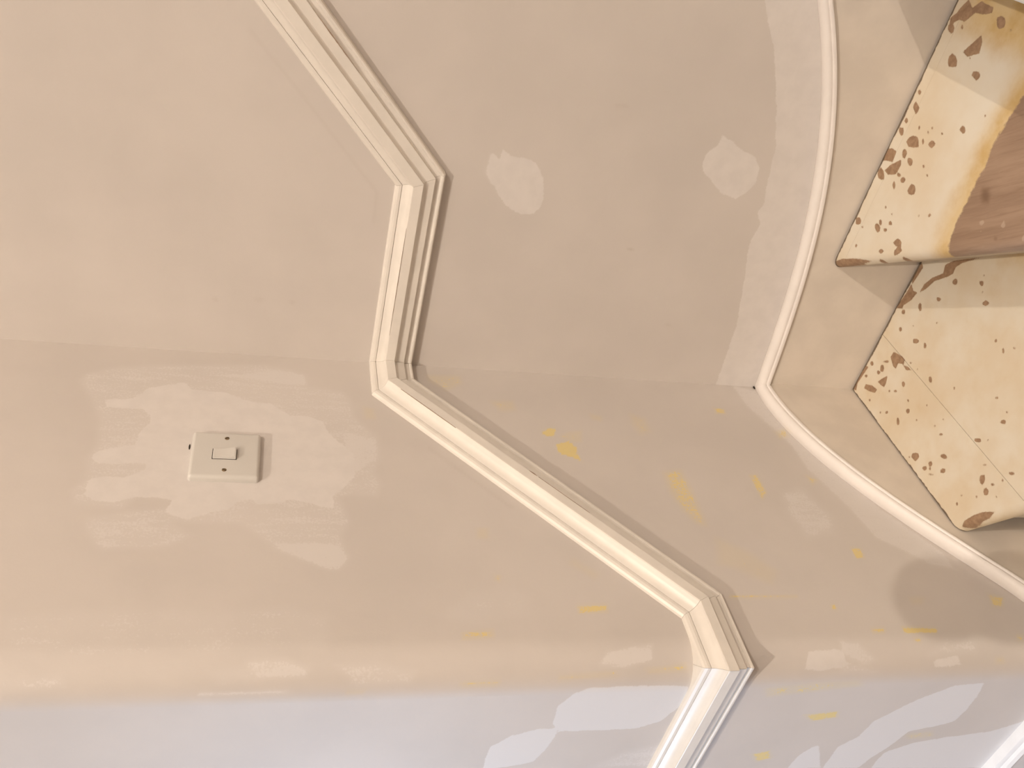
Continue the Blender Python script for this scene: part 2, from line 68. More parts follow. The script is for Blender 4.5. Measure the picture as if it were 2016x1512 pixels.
RIGHT_SMUDGE = [([(477.5,68.0),(405.0,0.5),(286.0,-107.0),(239.0,-107.5),(238.5,-104.0),(285.0,-103.0),(403.0,2.5),(475.5,70.0)],0.2,3),([(450.0,-401.0),(453.5,-405.0),(455.5,-418.5),(453.0,-423.5),(450.0,-420.0),(448.0,-406.5)],0.25,3),([(239.5,-484.0),(241.5,-485.5),(242.0,-491.0),(240.5,-493.5),(238.0,-492.5),(237.5,-486.5)],0.5,2),([(92.5,104.5),(96.0,103.0),(96.5,98.0),(93.5,96.0),(89.5,98.0),(89.0,102.5)],0.25,2),([(98.0,48.5),(101.5,45.5),(102.5,37.5),(99.5,34.5),(95.5,37.0),(95.0,45.5)],0.2,3),([(98.5,-0.5),(102.0,-2.0),(102.5,-7.0),(99.0,-9.0),(95.5,-7.5),(95.0,-2.5)],0.2,2),([(112.0,-589.0),(115.0,-590.0),(115.5,-595.0),(112.5,-597.5),(109.5,-597.0),(109.0,-591.5)],0.25,2)]
TREAD2_KNOTS = [([(485.0,-231.0),(493.0,-227.5),(497.0,-236.0),(492.0,-244.5),(483.5,-248.0),(479.5,-239.5)],0.8,5),([(454.5,-286.0),(456.5,-285.5),(458.0,-288.5),(457.0,-290.5),(455.0,-291.0),(453.5,-288.0)],0.6,2)]
NEWEL, NEWEL_TOP = (0.91, -1.06), -0.03  # out of view, set so its ball shadows the left wall

# ------------------------------------------------------------------ helpers
def mesh_obj(name, verts, faces, mat, parent=None, smooth=False):
    me = bpy.data.meshes.new(name)
    me.from_pydata([tuple(v) for v in verts], [], faces)
    me.update()
    if smooth:
        me.polygons.foreach_set('use_smooth', [True] * len(me.polygons))
    o = bpy.data.objects.new(name, me)
    COL.objects.link(o)
    if mat:
        me.materials.append(mat)
    if parent:
        o.parent = parent
    return o

def bm_obj(name, bm, mat, parent=None, smooth=False):
    me = bpy.data.meshes.new(name)
    bmesh.ops.recalc_face_normals(bm, faces=bm.faces[:])
    bm.to_mesh(me); bm.free()
    if smooth:
        me.polygons.foreach_set('use_smooth', [True] * len(me.polygons))
    o = bpy.data.objects.new(name, me)
    COL.objects.link(o)
    me.materials.append(mat)
    if parent:
        o.parent = parent
    return o

def empty(name, loc=(0, 0, 0)):
    o = bpy.data.objects.new(name, None)
    o.empty_display_size = 0.05
    COL.objects.link(o)
    o.location = loc
    return o

def tag(o, label=None, category=None, kind=None, group=None):
    if label: o['label'] = label
    if category: o['category'] = category
    if kind: o['kind'] = kind
    if group: o['group'] = group
    return o

def adopt(o, parent):
    """parent without moving"""
    o.parent = parent
    o.matrix_parent_inverse = Matrix.Translation(-Vector(parent.location))

def box(bm, x0, x1, y0, y1, z0, z1):
    v = [bm.verts.new(p) for p in ((x0,y0,z0),(x1,y0,z0),(x1,y1,z0),(x0,y1,z0),(x0,y0,z1),(x1,y0,z1),(x1,y1,z1),(x0,y1,z1))]
    for f in ((0,3,2,1),(4,5,6,7),(0,1,5,4),(1,2,6,5),(2,3,7,6),(3,0,4,7)):
        bm.faces.new([v[i] for i in f])

def lathe(bm, prof, cx, cy, n=32):
    rings = []
    for r_, z_ in prof:
        rings.append([bm.verts.new((cx + r_*math.cos(2*math.pi*k/n), cy + r_*math.sin(2*math.pi*k/n), z_)) for k in range(n)])
    for a, b in zip(rings, rings[1:]):
        for k in range(n):
            bm.faces.new((a[k], a[(k+1) % n], b[(k+1) % n], b[k]))
    bm.faces.new(rings[0][::-1]); bm.faces.new(rings[-1])

def sdf(px, py, poly):
    """signed distance (positive inside) of points to a polygon"""
    P = np.asarray(poly, float)
    d2 = np.full(px.shape, 1e9); inside = np.zeros(px.shape, bool)
    n = len(P)
    for i in range(n):
        ax, ay = P[i]; bx, by = P[(i+1) % n]
        ex, ey = bx-ax, by-ay
        t = np.clip(((px-ax)*ex+(py-ay)*ey)/max(ex*ex+ey*ey, 1e-12), 0, 1)
        d2 = np.minimum(d2, (px-ax-t*ex)**2+(py-ay-t*ey)**2)
        c = ((ay > py) != (by > py))
        with np.errstate(divide='ignore', invalid='ignore'):
            xi = ax+(py-ay)*ex/(ey if ey else 1e-12)
        inside ^= c & (px < xi)
    d = np.sqrt(d2)
    return np.where(inside, d, -d)

def field_sdf(px, py, polys, lim=20.0):
    out = np.full(px.shape, -lim)
    for p in polys:
        P = np.asarray(p)
        s = (px > P[:,0].min()-lim) & (px < P[:,0].max()+lim) & (py > P[:,1].min()-lim) & (py < P[:,1].max()+lim)
        if s.any():
            out[s] = np.maximum(out[s], sdf(px[s], py[s], p))
    return np.clip(out, -lim, lim)

def field_soft(px, py, items):
    out = np.zeros(px.shape)
    for p, a, f in items:
        P = np.asarray(p); f = max(f, 1.5)
        s = (px > P[:,0].min()-f) & (px < P[:,0].max()+f) & (py > P[:,1].min()-f) & (py < P[:,1].max()+f)
        if s.any():
            t = np.clip(sdf(px[s], py[s], p)/(2*f)+0.5, 0, 1)
            out[s] = np.maximum(out[s], a*t*t*(3-2*t))
    return out

def set_attr(me, name, vals):
    a = me.attributes.new(name, 'FLOAT', 'POINT')
    a.data.foreach_set('value', np.asarray(vals, np.float32))

# ------------------------------------------------------------------ materials
class NT:
    def __init__(self, name, rough=0.6, spec=0.4):
        self.m = bpy.data.materials.new(name); self.m.use_nodes = True
        self.t = self.m.node_tree; self.b = self.t.nodes['Principled BSDF']
        self.b.inputs['Roughness'].default_value = rough
        self.b.inputs['Specular IOR Level'].default_value = spec
    def n(self, kind, **kw):
        x = self.t.nodes.new(kind)
        for k, v in kw.items(): setattr(x, k, v)
        return x
    def l(self, a, b): self.t.links.new(a, b)
    def put(self, sock, v):
        if isinstance(v, bpy.types.NodeSocket): self.l(v, sock)
        else: sock.default_value = v
    def math(self, op, a, b=None, clamp=False):
        x = self.n('ShaderNodeMath', operation=op); x.use_clamp = clamp
        self.put(x.inputs[0], a)
        if b is not None: self.put(x.inputs[1], b)
        return x.outputs[0]
    def ramp(self, v, lo, hi, o0=0.0, o1=1.0):
        x = self.n('ShaderNodeMapRange', interpolation_type='SMOOTHSTEP')
        self.put(x.inputs['Value'], v); self.put(x.inputs['From Min'], lo); self.put(x.inputs['From Max'], hi)
        x.inputs['To Min'].default_value = o0; x.inputs['To Max'].default_value = o1
        return x.outputs['Result']
    def noise(self, scale, detail=3, rough=0.55, vec=None, stretch=None, rotz=0.0):
        x = self.n('ShaderNodeTexNoise')
        x.inputs['Scale'].default_value = scale; x.inputs['Detail'].default_value = detail
        x.inputs['Roughness'].default_value = rough
        if vec is None: vec = self.n('ShaderNodeTexCoord').outputs['Object']
        if stretch:
            mp = self.n('ShaderNodeMapping'); mp.inputs['Scale'].default_value = stretch
            mp.inputs['Rotation'].default_value = (0, 0, rotz)
            if rotz: mp.vector_type = 'TEXTURE'
            self.l(vec, mp.inputs['Vector']); vec = mp.outputs[0]
        self.l(vec, x.inputs['Vector'])
        return x.outputs['Fac']
    def mix(self, f, a, b):
        x = self.n('ShaderNodeMix', data_type='RGBA')
        self.put(x.inputs[0], f)
        for s, v in ((x.inputs[6], a), (x.inputs[7], b)):
            if isinstance(v, tuple): s.default_value = (*v, 1)
            else: self.l(v, s)
        return x.outputs[2]
    def attr(self, name): return self.n('ShaderNodeAttribute', attribute_name=name).outputs['Fac']
    def color(self, c):
        if isinstance(c, tuple): self.b.inputs['Base Color'].default_value = (*c, 1)
        else: self.l(c, self.b.inputs['Base Color'])
    def bump(self, h, strength=0.2, dist=0.001):
        x = self.n('ShaderNodeBump'); x.inputs['Strength'].default_value = strength; x.inputs['Distance'].default_value = dist
        self.l(h, x.inputs['Height']); self.l(x.outputs[0], self.b.inputs['Normal'])

WALL = (0.60, 0.552, 0.512)
PRIMER = (0.68, 0.64, 0.61)
def wall_material():
    k = NT('taupe_wall_paint', 0.6, 0.2)
    n1 = k.noise(5, 4); n2 = k.noise(70, 3); n3 = k.noise(330, 2, 0.6)
    streak = k.noise(90, 3, 0.6, stretch=(1.0, 1.0, 0.25))
    base = k.mix(k.ramp(n1, 0.3, 0.7), tuple(v*0.965 for v in WALL), tuple(v*1.03 for v in WALL))
    # thin dry-brushed undercoat
    cov = k.attr('brush')
    grain = k.math('ADD', k.math('MULTIPLY', n3, 0.55), k.math('MULTIPLY', streak, 0.45))
    thr = k.math('SUBTRACT', 0.80, k.math('MULTIPLY', cov, 0.62))
    thr2 = k.math('ADD', thr, 0.22)
    b = k.math('MULTIPLY', k.ramp(k.math('ADD', grain, 0.08), thr, thr2), 0.78)
    b = k.math('MULTIPLY', b, k.ramp(cov, 0.0, 0.25))
    b = k.math('MAXIMUM', b, k.math('MULTIPLY', cov, 0.55))
    c = k.mix(b, base, tuple(v*1.0 for v in PRIMER))
    # old yellow coat showing where the wall was rubbed down
    y = k.attr('yellow')
    yt = k.math('SUBTRACT', 0.84, k.math('MULTIPLY', y, 0.56))
    yy = k.math('MULTIPLY', k.ramp(k.math('ADD', k.math('MULTIPLY', n3, 0.6), k.math('MULTIPLY', n2, 0.4)), yt, k.math('ADD', yt, 0.12)), k.ramp(y, 0.02, 0.3))
    yy = k.math('MAXIMUM', yy, k.math('MULTIPLY', y, 0.35))
    c = k.mix(k.math('MULTIPLY', yy, 0.9), c, (0.72, 0.585, 0.26))
    # solid primer with cut-in edges
    wob = k.math('ADD', k.math('MULTIPLY', k.math('SUBTRACT', n2, 0.5), 7.0), k.math('MULTIPLY', k.math('SUBTRACT', n3, 0.5), 4.0))
    p = k.ramp(k.math('ADD', k.attr('primer'), wob), -1.2, 1.2)
    pc = k.mix(k.ramp(k.noise(40, 3), 0.3, 0.7), tuple(v*0.97 for v in PRIMER), tuple(v*1.03 for v in PRIMER))
    c = k.mix(k.math('MULTIPLY', p, 0.94), c, pc)
    f = k.ramp(k.math('ADD', k.attr('filler'), k.math('MULTIPLY', wob, 0.7)), -1.0, 1.0)
    c = k.mix(k.math('MULTIPLY', f, 0.9), c, (0.71, 0.69, 0.68))
    d = k.attr('smudge')
    c = k.mix(k.math('MULTIPLY', d, 0.5), c, (0.36, 0.29, 0.24))
    k.color(c)
    h = k.math('ADD', k.math('ADD', k.math('MULTIPLY', n3, 0.25), k.math('MULTIPLY', n2, 0.35)), k.math('MULTIPLY', k.math('ADD', p, f), 0.25))
    k.bump(h, 0.22, 0.0012)
    return k.m

def gloss_white(name, col, rough=0.38, amp=0.03, scale=30, spec=0.45):
    k = NT(name, rough, spec)
    n = k.noise(scale, 4)
    k.color(k.mix(k.ramp(n, 0.3, 0.7), tuple(v*(1-amp) for v in col), tuple(min(1, v*(1+amp)) for v in col)))
    k.bump(k.noise(140, 3), 0.08, 0.0008)
    return k.m

def tread_material():
    k = NT('chipped_cream_tread_paint', 0.48, 0.4)
    n1 = k.noise(9, 4); n2 = k.noise(120, 3, 0.6); n3 = k.noise(420, 2); nst = k.noise(26, 4, 0.6)
    cream = k.mix(k.ramp(n1, 0.25, 0.75), (0.72, 0.68, 0.59), (0.66, 0.57, 0.43))
    aged = k.mix(k.ramp(nst, 0.35, 0.75), (0.64, 0.49, 0.26), (0.55, 0.38, 0.16))
    ya = k.math('ADD', k.attr('aged'), k.math('MULTIPLY', k.math('SUBTRACT', nst, 0.5), 0.7))
    c = k.mix(k.ramp(ya, 0.1, 1.1), cream, aged)
    # faint dirty specks
    sp = k.ramp(k.math('ADD', k.math('MULTIPLY', n3, 0.6), k.math('MULTIPLY', n2, 0.4)), 0.66, 0.74)
    c = k.mix(k.math('MULTIPLY', sp, 0.5), c, (0.40, 0.28, 0.15))
    # grain of the bare wood
    co = k.n('ShaderNodeTexCoord').outputs['Object']
    g1 = k.noise(40, 5, 0.65, vec=co, stretch=(9.0, 1.0, 1.0), rotz=math.radians(-52))
    g2 = k.noise(260, 3, 0.6, vec=co, stretch=(16.0, 1.0, 1.0), rotz=math.radians(-52))
    wood = k.mix(k.ramp(g1, 0.3, 0.7), (0.265, 0.175, 0.118), (0.36, 0.25, 0.175))
    wood = k.mix(k.ramp(g2, 0.45, 0.75, 0, 0.45), wood, (0.20, 0.12, 0.075))
    wood = k.mix(k.ramp(k.noise(60, 2), 0.66, 0.72, 0, 0.4), wood, (0.55, 0.44, 0.34))
    wood = k.mix(k.attr('knot'), wood, (0.17, 0.10, 0.06))
    chipc = k.mix(k.ramp(n2, 0.35, 0.7), (0.28, 0.175, 0.105), (0.38, 0.25, 0.155))
    jag = k.math('ADD', k.math('MULTIPLY', k.math('SUBTRACT', n2, 0.5), 1.8), k.math('MULTIPLY', k.math('SUBTRACT', n3, 0.5), 1.8))
    ch = k.ramp(k.math('ADD', k.attr('chip'), jag), -0.35, 0.35)
    rim = k.ramp(k.math('ADD', k.attr('chip'), jag), -1.3, -0.2)
    c = k.mix(k.math('MULTIPLY', rim, 0.35), c, (0.40, 0.28, 0.16))
    c = k.mix(ch, c, chipc)
    br = k.ramp(k.math('ADD', k.attr('bare'), k.math('MULTIPLY', k.math('SUBTRACT', n2, 0.5), 10.0)), -2.0, 2.0)
    c = k.mix(br, c, wood)
    gsh = k.ramp(k.math('ADD', k.attr('gap_shade'), k.math('ADD', k.math('MULTIPLY', k.math('SUBTRACT', k.noise(30, 3), 0.5), 7.0), k.math('MULTIPLY', k.math('SUBTRACT', n2, 0.5), 3.0))), -0.5, 0.6)
    c = k.mix(k.math('MULTIPLY', gsh, 0.9), c, (0.10, 0.068, 0.045))  # shade of the gap beside the strings, painted onto the tread edge
    k.color(c)
    off = k.math('MAXIMUM', ch, br)
    k.bump(k.math('ADD', k.math('MULTIPLY', off, -1.0), k.math('MULTIPLY', n2, 0.12)), 0.35, 0.0008)
    return k.m

M_WALL = wall_material()
M_RAIL = gloss_white('off_white_gloss_rail', (0.745, 0.70, 0.64))
M_CAP = gloss_white('white_undercoat_cap', (0.80, 0.755, 0.72), 0.5, 0.02)
M_STRING = gloss_white('cream_string_paint', (0.675, 0.61, 0.535), 0.5, 0.05, 14)
M_BASE = gloss_white('white_skirting_gloss', (0.82, 0.82, 0.82), 0.3)
M_TREAD = tread_material()
M_RISER = gloss_white('cream_riser_paint', (0.66, 0.585, 0.49), 0.5, 0.06, 12)
M_SWITCH = gloss_white('white_switch_plastic', (0.60, 0.575, 0.535), 0.28, 0.01, 20, 0.5)
M_CEIL = gloss_white('white_ceiling_paint', (0.40, 0.385, 0.365), 0.8)
M_PLAIN = gloss_white('plain_taupe_wall', (0.24, 0.22, 0.20), 0.7)
M_FLOOR = gloss_white('brown_hall_floor', (0.30, 0.20, 0.13), 0.5, 0.2, 8)
M_WOODTRIM = gloss_white('white_painted_joinery', (0.80, 0.77, 0.72), 0.4)
def plain(name, col, rough=0.5, metal=0.0):
    k = NT(name, rough); k.color(k.mix(k.noise(60, 2), tuple(v*0.9 for v in col), col)); k.b.inputs['Metallic'].default_value = metal
    return k.m
M_SCREW = plain('dull_brass_screw', (0.30, 0.22, 0.13), 0.4, 0.8)
M_DARK = plain('dark_gap', (0.03, 0.022, 0.015), 0.9)
M_CRACK = plain('opened_paint_crack', (0.30, 0.21, 0.15), 0.9)
M_CORD = plain('white_cord', (0.7, 0.68, 0.64), 0.5)
k = NT('clear_door_glass', 0.02); k.b.inputs['Transmission Weight'].default_value = 1.0; k.b.inputs['IOR'].default_value = 1.45
k.color((0.95, 0.97, 1.0)); M_GLASS = k.m
k = NT('glowing_bulb', 0.4)
k.color((1, 0.9, 0.75)); k.b.inputs['Emission Color'].default_value = (*BULB_WARM, 1)
k.b.inputs['Emission Strength'].default_value = 8.0; M_BULB = k.m

# ------------------------------------------------------------------ the walls
L, R = 0.564, 0.045                # length of the left wall, radius of its plastered outer corner
S_ARC = L - R
S_FAR = S_ARC + R*math.pi/2
FLOOR_Z, CEIL_Z = -1.267, 4.1
X_END, X_HALL, Y_BACK = 5.3, -2.2, -4.3
def left_point(s):
    """run of the left wall: straight, round the plastered corner, along the hall"""
    if s <= S_ARC: return 0.0, -s
    if s < S_FAR:
        a = (s - S_ARC)/R
        return -R + R*math.cos(a), -(L-R) - R*math.sin(a)
    return -R - (s - S_FAR), -L
def steps(pairs):
    out = []
    for a, b, d in pairs:
        n = max(1, int(round((b-a)/d)))
        out += [a + (b-a)*i/n for i in range(n)]
    return out + [pairs[-1][1]]
def grid_wall(name, us, zs, point, prim, fill, brush, yel, smudge):
    nu, nz = len(us), len(zs)
    verts = [(*point(u), z) for u in us for z in zs]
    faces = [(i*nz+j, i*nz+j+1, (i+1)*nz+j+1, (i+1)*nz+j) for i in range(nu-1) for j in range(nz-1)]
    o = mesh_obj(name, verts, faces, M_WALL, smooth=True)
    U = np.repeat(np.array(us)*1000, nz); Z = np.tile(np.array(zs)*1000, nu)
    set_attr(o.data, 'primer', field_sdf(U, Z, prim))
    set_attr(o.data, 'filler', field_sdf(U, Z, fill))
    set_attr(o.data, 'brush', field_soft(U, Z, brush))
    set_attr(o.data, 'yellow', field_soft(U, Z, yel))
    set_attr(o.data, 'smudge', field_soft(U, Z, smudge))
    tag(o, kind='structure')
    return o
ZS = steps([(FLOOR_Z, -1.13, 0.07), (-1.13, 0.42, 0.004), (0.42, CEIL_Z, 0.2)])
wl = grid_wall('wall_left', steps([(0, S_ARC, 0.004), (S_ARC, S_FAR, 0.004)]), ZS, left_point,
               LEFT_PRIMER, LEFT_FILLER, LEFT_BRUSH, LEFT_YELLOW, LEFT_SMUDGE)
tag(wl, 'taupe plaster wall with the light switch and patchy primer, rounded at its outer edge')
wh = grid_wall('wall_hall', steps([(S_FAR, S_FAR+0.36, 0.004), (S_FAR+0.36, S_FAR-X_HALL-R, 0.25)]), ZS, left_point,
               LEFT_PRIMER, LEFT_FILLER, LEFT_BRUSH, LEFT_YELLOW, LEFT_SMUDGE)
tag(wh, 'hall wall in bluish daylight round the corner with pale filler patches')
wr = grid_wall('wall_right', steps([(0, 0.86, 0.004), (0.86, X_END, 0.25)]), ZS, lambda u: (u, 0.0),
               RIGHT_PRIMER, [], RIGHT_BRUSH, [], RIGHT_SMUDGE)
wr.data.flip_normals()
tag(wr, 'taupe plaster wall above the winder treads with two round primer patches')

def slab(name, x0, x1, y0, y1, z0, z1, mat, label=None):
    bm = bmesh.new(); box(bm, x0, x1, y0, y1, z0, z1)
    return tag(bm_obj(name, bm, mat), label, kind='structure')
slab('floor', X_HALL, X_END, Y_BACK, -0.0, FLOOR_Z-0.05, FLOOR_Z, M_FLOOR)
slab('ceiling', X_HALL, X_END, Y_BACK, 0.0, CEIL_Z, CEIL_Z+0.05, M_CEIL)
slab('wall_back', X_HALL, X_END, Y_BACK-0.05, Y_BACK, FLOOR_Z, CEIL_Z, M_PLAIN)
slab('wall_landing', X_END, X_END+0.05, Y_BACK, 0.0, FLOOR_Z, CEIL_Z, M_PLAIN)
# hall end with a glazed front door
dy0, dy1, dz1 = -2.2, -1.25, 0.62
bm = bmesh.new()
box(bm, X_HALL-0.05, X_HALL, Y_BACK, dy0, FLOOR_Z, CEIL_Z)
box(bm, X_HALL-0.05, X_HALL, dy1, -L, FLOOR_Z, CEIL_Z)
box(bm, X_HALL-0.05, X_HALL, dy0, dy1, dz1, CEIL_Z)
tag(bm_obj('wall_entrance', bm, M_PLAIN), kind='structure')
door = tag(empty('door_1', (X_HALL, (dy0+dy1)/2, FLOOR_Z)), 'white glazed front door at the end of the hall', kind='structure')
bm = bmesh.new()
x0, x1 = X_HALL-0.045, X_HALL-0.005
box(bm, x0, x1, dy0, dy0+0.05, FLOOR_Z, dz1); box(bm, x0, x1, dy1-0.05, dy1, FLOOR_Z, dz1)
box(bm, x0, x1, dy0+0.05, dy1-0.05, dz1-0.06, dz1); box(bm, x0, x1, dy0+0.05, dy1-0.05, FLOOR_Z, FLOOR_Z+0.22)
adopt(bm_obj('door_frame', bm, M_WOODTRIM), door)
bm = bmesh.new(); box(bm, x0+0.017, x0+0.023, dy0+0.05, dy1-0.05, FLOOR_Z+0.22, dz1-0.06)
adopt(bm_obj('pane', bm, M_GLASS), door)

# ------------------------------------------------------------------ dado rail: mitred lengths of one moulding
NL, NR, NH = Vector((1, 0, 0)), Vector((0, -1, 0)), Vector((0, -1, 0))
# (depth from the wall, height as a fraction: 0 lower edge, 1 upper edge)
RAIL = [(0.0, 0.0), (0.0085, 0.0), (0.0112, 0.012), (0.0124, 0.035), (0.0124, 0.065), (0.0112, 0.088), (0.0092, 0.098), (0.0092, 0.105), (0.0098, 0.195), (0.0102, 0.202),
        (0.0142, 0.206), (0.0150, 0.212), (0.0156, 0.30), (0.0160, 0.385), (0.0164, 0.40), (0.0176, 0.425), (0.0196, 0.445), (0.0222, 0.452), (0.0228, 0.460), (0.0228, 0.655),
        (0.0224, 0.668), (0.0205, 0.672), (0.0195, 0.680), (0.0162, 0.695), (0.0133, 0.72), (0.0110, 0.755), (0.0094, 0.80), (0.0086, 0.845), (0.0083, 0.853), (0.0066, 0.855), (0.0066, 0.862),
        (0.0082, 0.866), (0.0080, 0.92), (0.0066, 0.97), (0.0040, 0.994), (0.0010, 1.0), (0.0, 1.0)]
def rail_end(low, top, nrm, back=None):
    low, top = Vector(low), Vector(top)
    return [low + (top-low)*h + nrm*(d if 0 < i < len(RAIL)-1 else (0.0003 if back is None else -back)) for i, (d, h) in enumerate(RAIL)]
ZB_L, ZT_L = -0.5465, -0.4835
ZB, ZT = -0.1918, -0.1268
ends = [
    rail_end((-2.15, -L, ZB_L), (-2.15, -L, ZT_L), NH),
    rail_end((0, -L, ZB_L), (0, -L, ZT_L), NH + NL, back=0.022),
    rail_end((0, -0.4640, ZB_L), (0, -0.4945, ZT_L), NL),
    rail_end((0, -0.0500, ZB), (0, -0.0820, ZT), NL),
    rail_end((0, 0, ZB), (0, 0, ZT), NL + NR),
    rail_end((0.3280, 0, ZB), (0.3010, 0, ZT), NR),
    rail_end((0.328+1.5, 0, ZB+1.5*0.915), (0.301+1.5, 0, ZT+1.5*0.915), NR),
]
rail = tag(empty('trim_1', (0, -0.3, -0.3)), 'off white moulded dado rail stepping across both stairwell walls', kind='structure')
GAP = 0.00018
for a, b in zip(ends, ends[1:]):
    dirv = (b[5]-a[5]).normalized()
    n = len(RAIL)
    verts = [p + dirv*GAP for p in a] + [p - dirv*GAP for p in b]
    faces = [(i, (i+1) % n, n+(i+1) % n, n+i) for i in range(n)] + [tuple(range(n)), tuple(range(2*n-1, n-1, -1))]
    o = mesh_obj('rail_length', verts, faces, M_RAIL)
    bm = bmesh.new(); bm.from_mesh(o.data); bmesh.ops.recalc_face_normals(bm, faces=bm.faces[:])
    bm.to_mesh(o.data); bm.free()
    o.data.polygons.foreach_set('use_smooth', [True]*len(o.data.polygons))
    o.data.set_sharp_from_angle(angle=math.radians(17))
    adopt(o, rail)

# hairline cracks where the paint has opened along the moulding
def rail_point(sec, u, d, h):
    a, b_ = ends[sec], ends[sec+1]
    def at(e):
        lo, hi = e[0], e[-1]
        return lo + (hi-lo)*h
    nrm = NR if sec >= 4 else NL
    return at(a).lerp(at(b_), u) + nrm*d
def crack(sec, u0, u1, h, d, w):
    n = 24; verts = []; faces = []
    rnd = random.Random(int(u0*1000)+sec)
    for i in range(n+1):
        u = u0 + (u1-u0)*i/n
        ww = w*math.sin(math.pi*min(max(i/n, 0.04), 0.96))*(0.7+0.6*rnd.random())
        for dh, dd in ((-ww, 0.0), (ww, 0.0), (0.0, -0.001)):
            verts.append(rail_point(sec, u, d+dd, h+dh/0.064))
    for i in range(n):
        for j in range(3):
            faces.append((i*3+j, i*3+(j+1) % 3, (i+1)*3+(j+1) % 3, (i+1)*3+j))
    faces += [(0, 1, 2), (n*3+2, n*3+1, n*3)]
    adopt(mesh_obj('paint_crack', verts, faces, M_CRACK), rail)
crack(4, 0.22, 0.80, 0.672, 0.0228, 0.00035)
crack(2, 0.34, 0.50, 0.456, 0.0229, 0.00014)
crack(2, 0.505, 0.53, 0.460, 0.0230, 0.0007)
crack(2, 0.75, 0.95, 0.671, 0.0228, 0.0003)
crack(5, 0.085, 0.13, 0.205, 0.0150, 0.0006)
# small holes left in the plaster
def hole(p, rx, ry, rz, parent):
    bm = bmesh.new(); bmesh.ops.create_icosphere(bm, subdivisions=2, radius=1.0, matrix=Matrix.Translation(p) @ Matrix.Rotation(math.radians(25), 4, 'Y') @ Matrix.Diagonal((rx, ry, rz, 1)))
    adopt(bm_obj('plaster_hole', bm, M_DARK, smooth=True), parent)
hole((0.0012, -0.0035, -0.7905), 0.0016, 0.0035, 0.0022, wl)
hole((0.0004, -0.2115, 0.1165), 0.0004, 0.0055, 0.0012, wl)

# ------------------------------------------------------------------ staircase
TA, TB = 0.0225, 0.0176            # thickness of the wall strings
RISE = 0.1502
Z1, Z2 = -0.9667, -0.8165
Z3, Z0 = Z2+RISE, Z1-RISE
stair = tag(empty('winder_staircase', (0.45, -0.45, FLOOR_Z)), 'worn cream painted wooden winder stairs with chipped treads and wall strings', 'staircase')

# curve of the string's capping (lower edge), measured along each wall
def cap_left(s):
    f = lambda q: 1.1704*q**3 - 1.7937*q**2 + 0.1*q - 0.8025
    if s <= 0.43: return f(s)
    w = 0.15; sl = 3*1.1704*0.43**2 - 2*1.7937*0.43 + 0.1
    u = min(s-0.43, w)
    return f(0.43) + sl*(u-u*u/(2*w))
def cap_right(x):
    f = lambda q: 0.4528*q**3 - 0.0162*q**2 + 0.0871*q - 0.8025
    if x <= 0.66: return f(x)
    return f(0.66) + (x-0.66)*0.66
CAP = [(0.016, -0.003), (0.0225, -0.003), (0.0242, -0.0022), (0.0247, 0.0), (0.0240, 0.0022), (0.0222, 0.0030), (0.0216, 0.0036), (0.0222, 0.0050), (0.0220, 0.0078),
       (0.0200, 0.0108), (0.0165, 0.0132), (0.0120, 0.0142), (0.0080, 0.0138), (0.0045, 0.0122), (0.0018, 0.0108), (0.0004, 0.0100), (0.0004, -0.003)]
def sweep(name, rows, mat, parent, smooth=True, ang=35):
    n = len(rows[0]); verts = [p for r_ in rows for p in r_]; faces = []
    for i in range(len(rows)-1):
        for j in range(n):
            faces.append((i*n+j, i*n+(j+1) % n, (i+1)*n+(j+1) % n, (i+1)*n+j))
    faces += [tuple(range(n)), tuple(range(len(verts)-1, len(verts)-n-1, -1))]
    o = mesh_obj(name, verts, faces, mat)
    bm = bmesh.new(); bm.from_mesh(o.data); bmesh.ops.recalc_face_normals(bm, faces=bm.faces[:]); bm.to_mesh(o.data); bm.free()
    if smooth:
        o.data.polygons.foreach_set('use_smooth', [True]*len(o.data.polygons)); o.data.set_sharp_from_angle(angle=math.radians(ang))
    adopt(o, parent)
    return o
S_END = L - 0.012
ls = [S_END*i/48 for i in range(49)]
rs = [1.5*i/90 for i in range(91)]
# wall strings
rows = [[Vector((0.0005, -s, FLOOR_Z)), Vector((TA if s else TA, -max(s, TB), FLOOR_Z)), Vector((TA, -max(s, TB), cap_left(s))), Vector((0.0005, -s, cap_left(s)))] for s in ls]
string_l = sweep('wall_string', rows, M_STRING, stair, False)
rows = [[Vector((x, -0.0005, FLOOR_Z)), Vector((max(x, TA), -TB, FLOOR_Z)), Vector((max(x, TA), -TB, cap_right(x))), Vector((x, -0.0005, cap_right(x)))] for x in rs]
string_r = sweep('wall_string', rows, M_STRING, stair, False)
# their rounded capping: left run, then right run, mitred in the corner
rows = []
for i, s in enumerate(ls):
    z = cap_left(s)
    rows.append([Vector((d, -max(s, d) if s < 0.03 else -s, z+h)) if i else Vector((d, -max(d, 0), z+h)) for d, h in CAP])
o = sweep('capping', rows, M_CAP, stair); o['label'] = 'white rounded capping on the left string'
rows = []
for i, x in enumerate(rs):
    z = cap_right(x)
    rows.append([Vector((max(x, d) if i and x < 0.03 else (x if i else max(d, 0)), -d, z+h)) for d, h in CAP])
o = sweep('capping', rows, M_CAP, stair); o['label'] = 'white rounded capping on the right string'

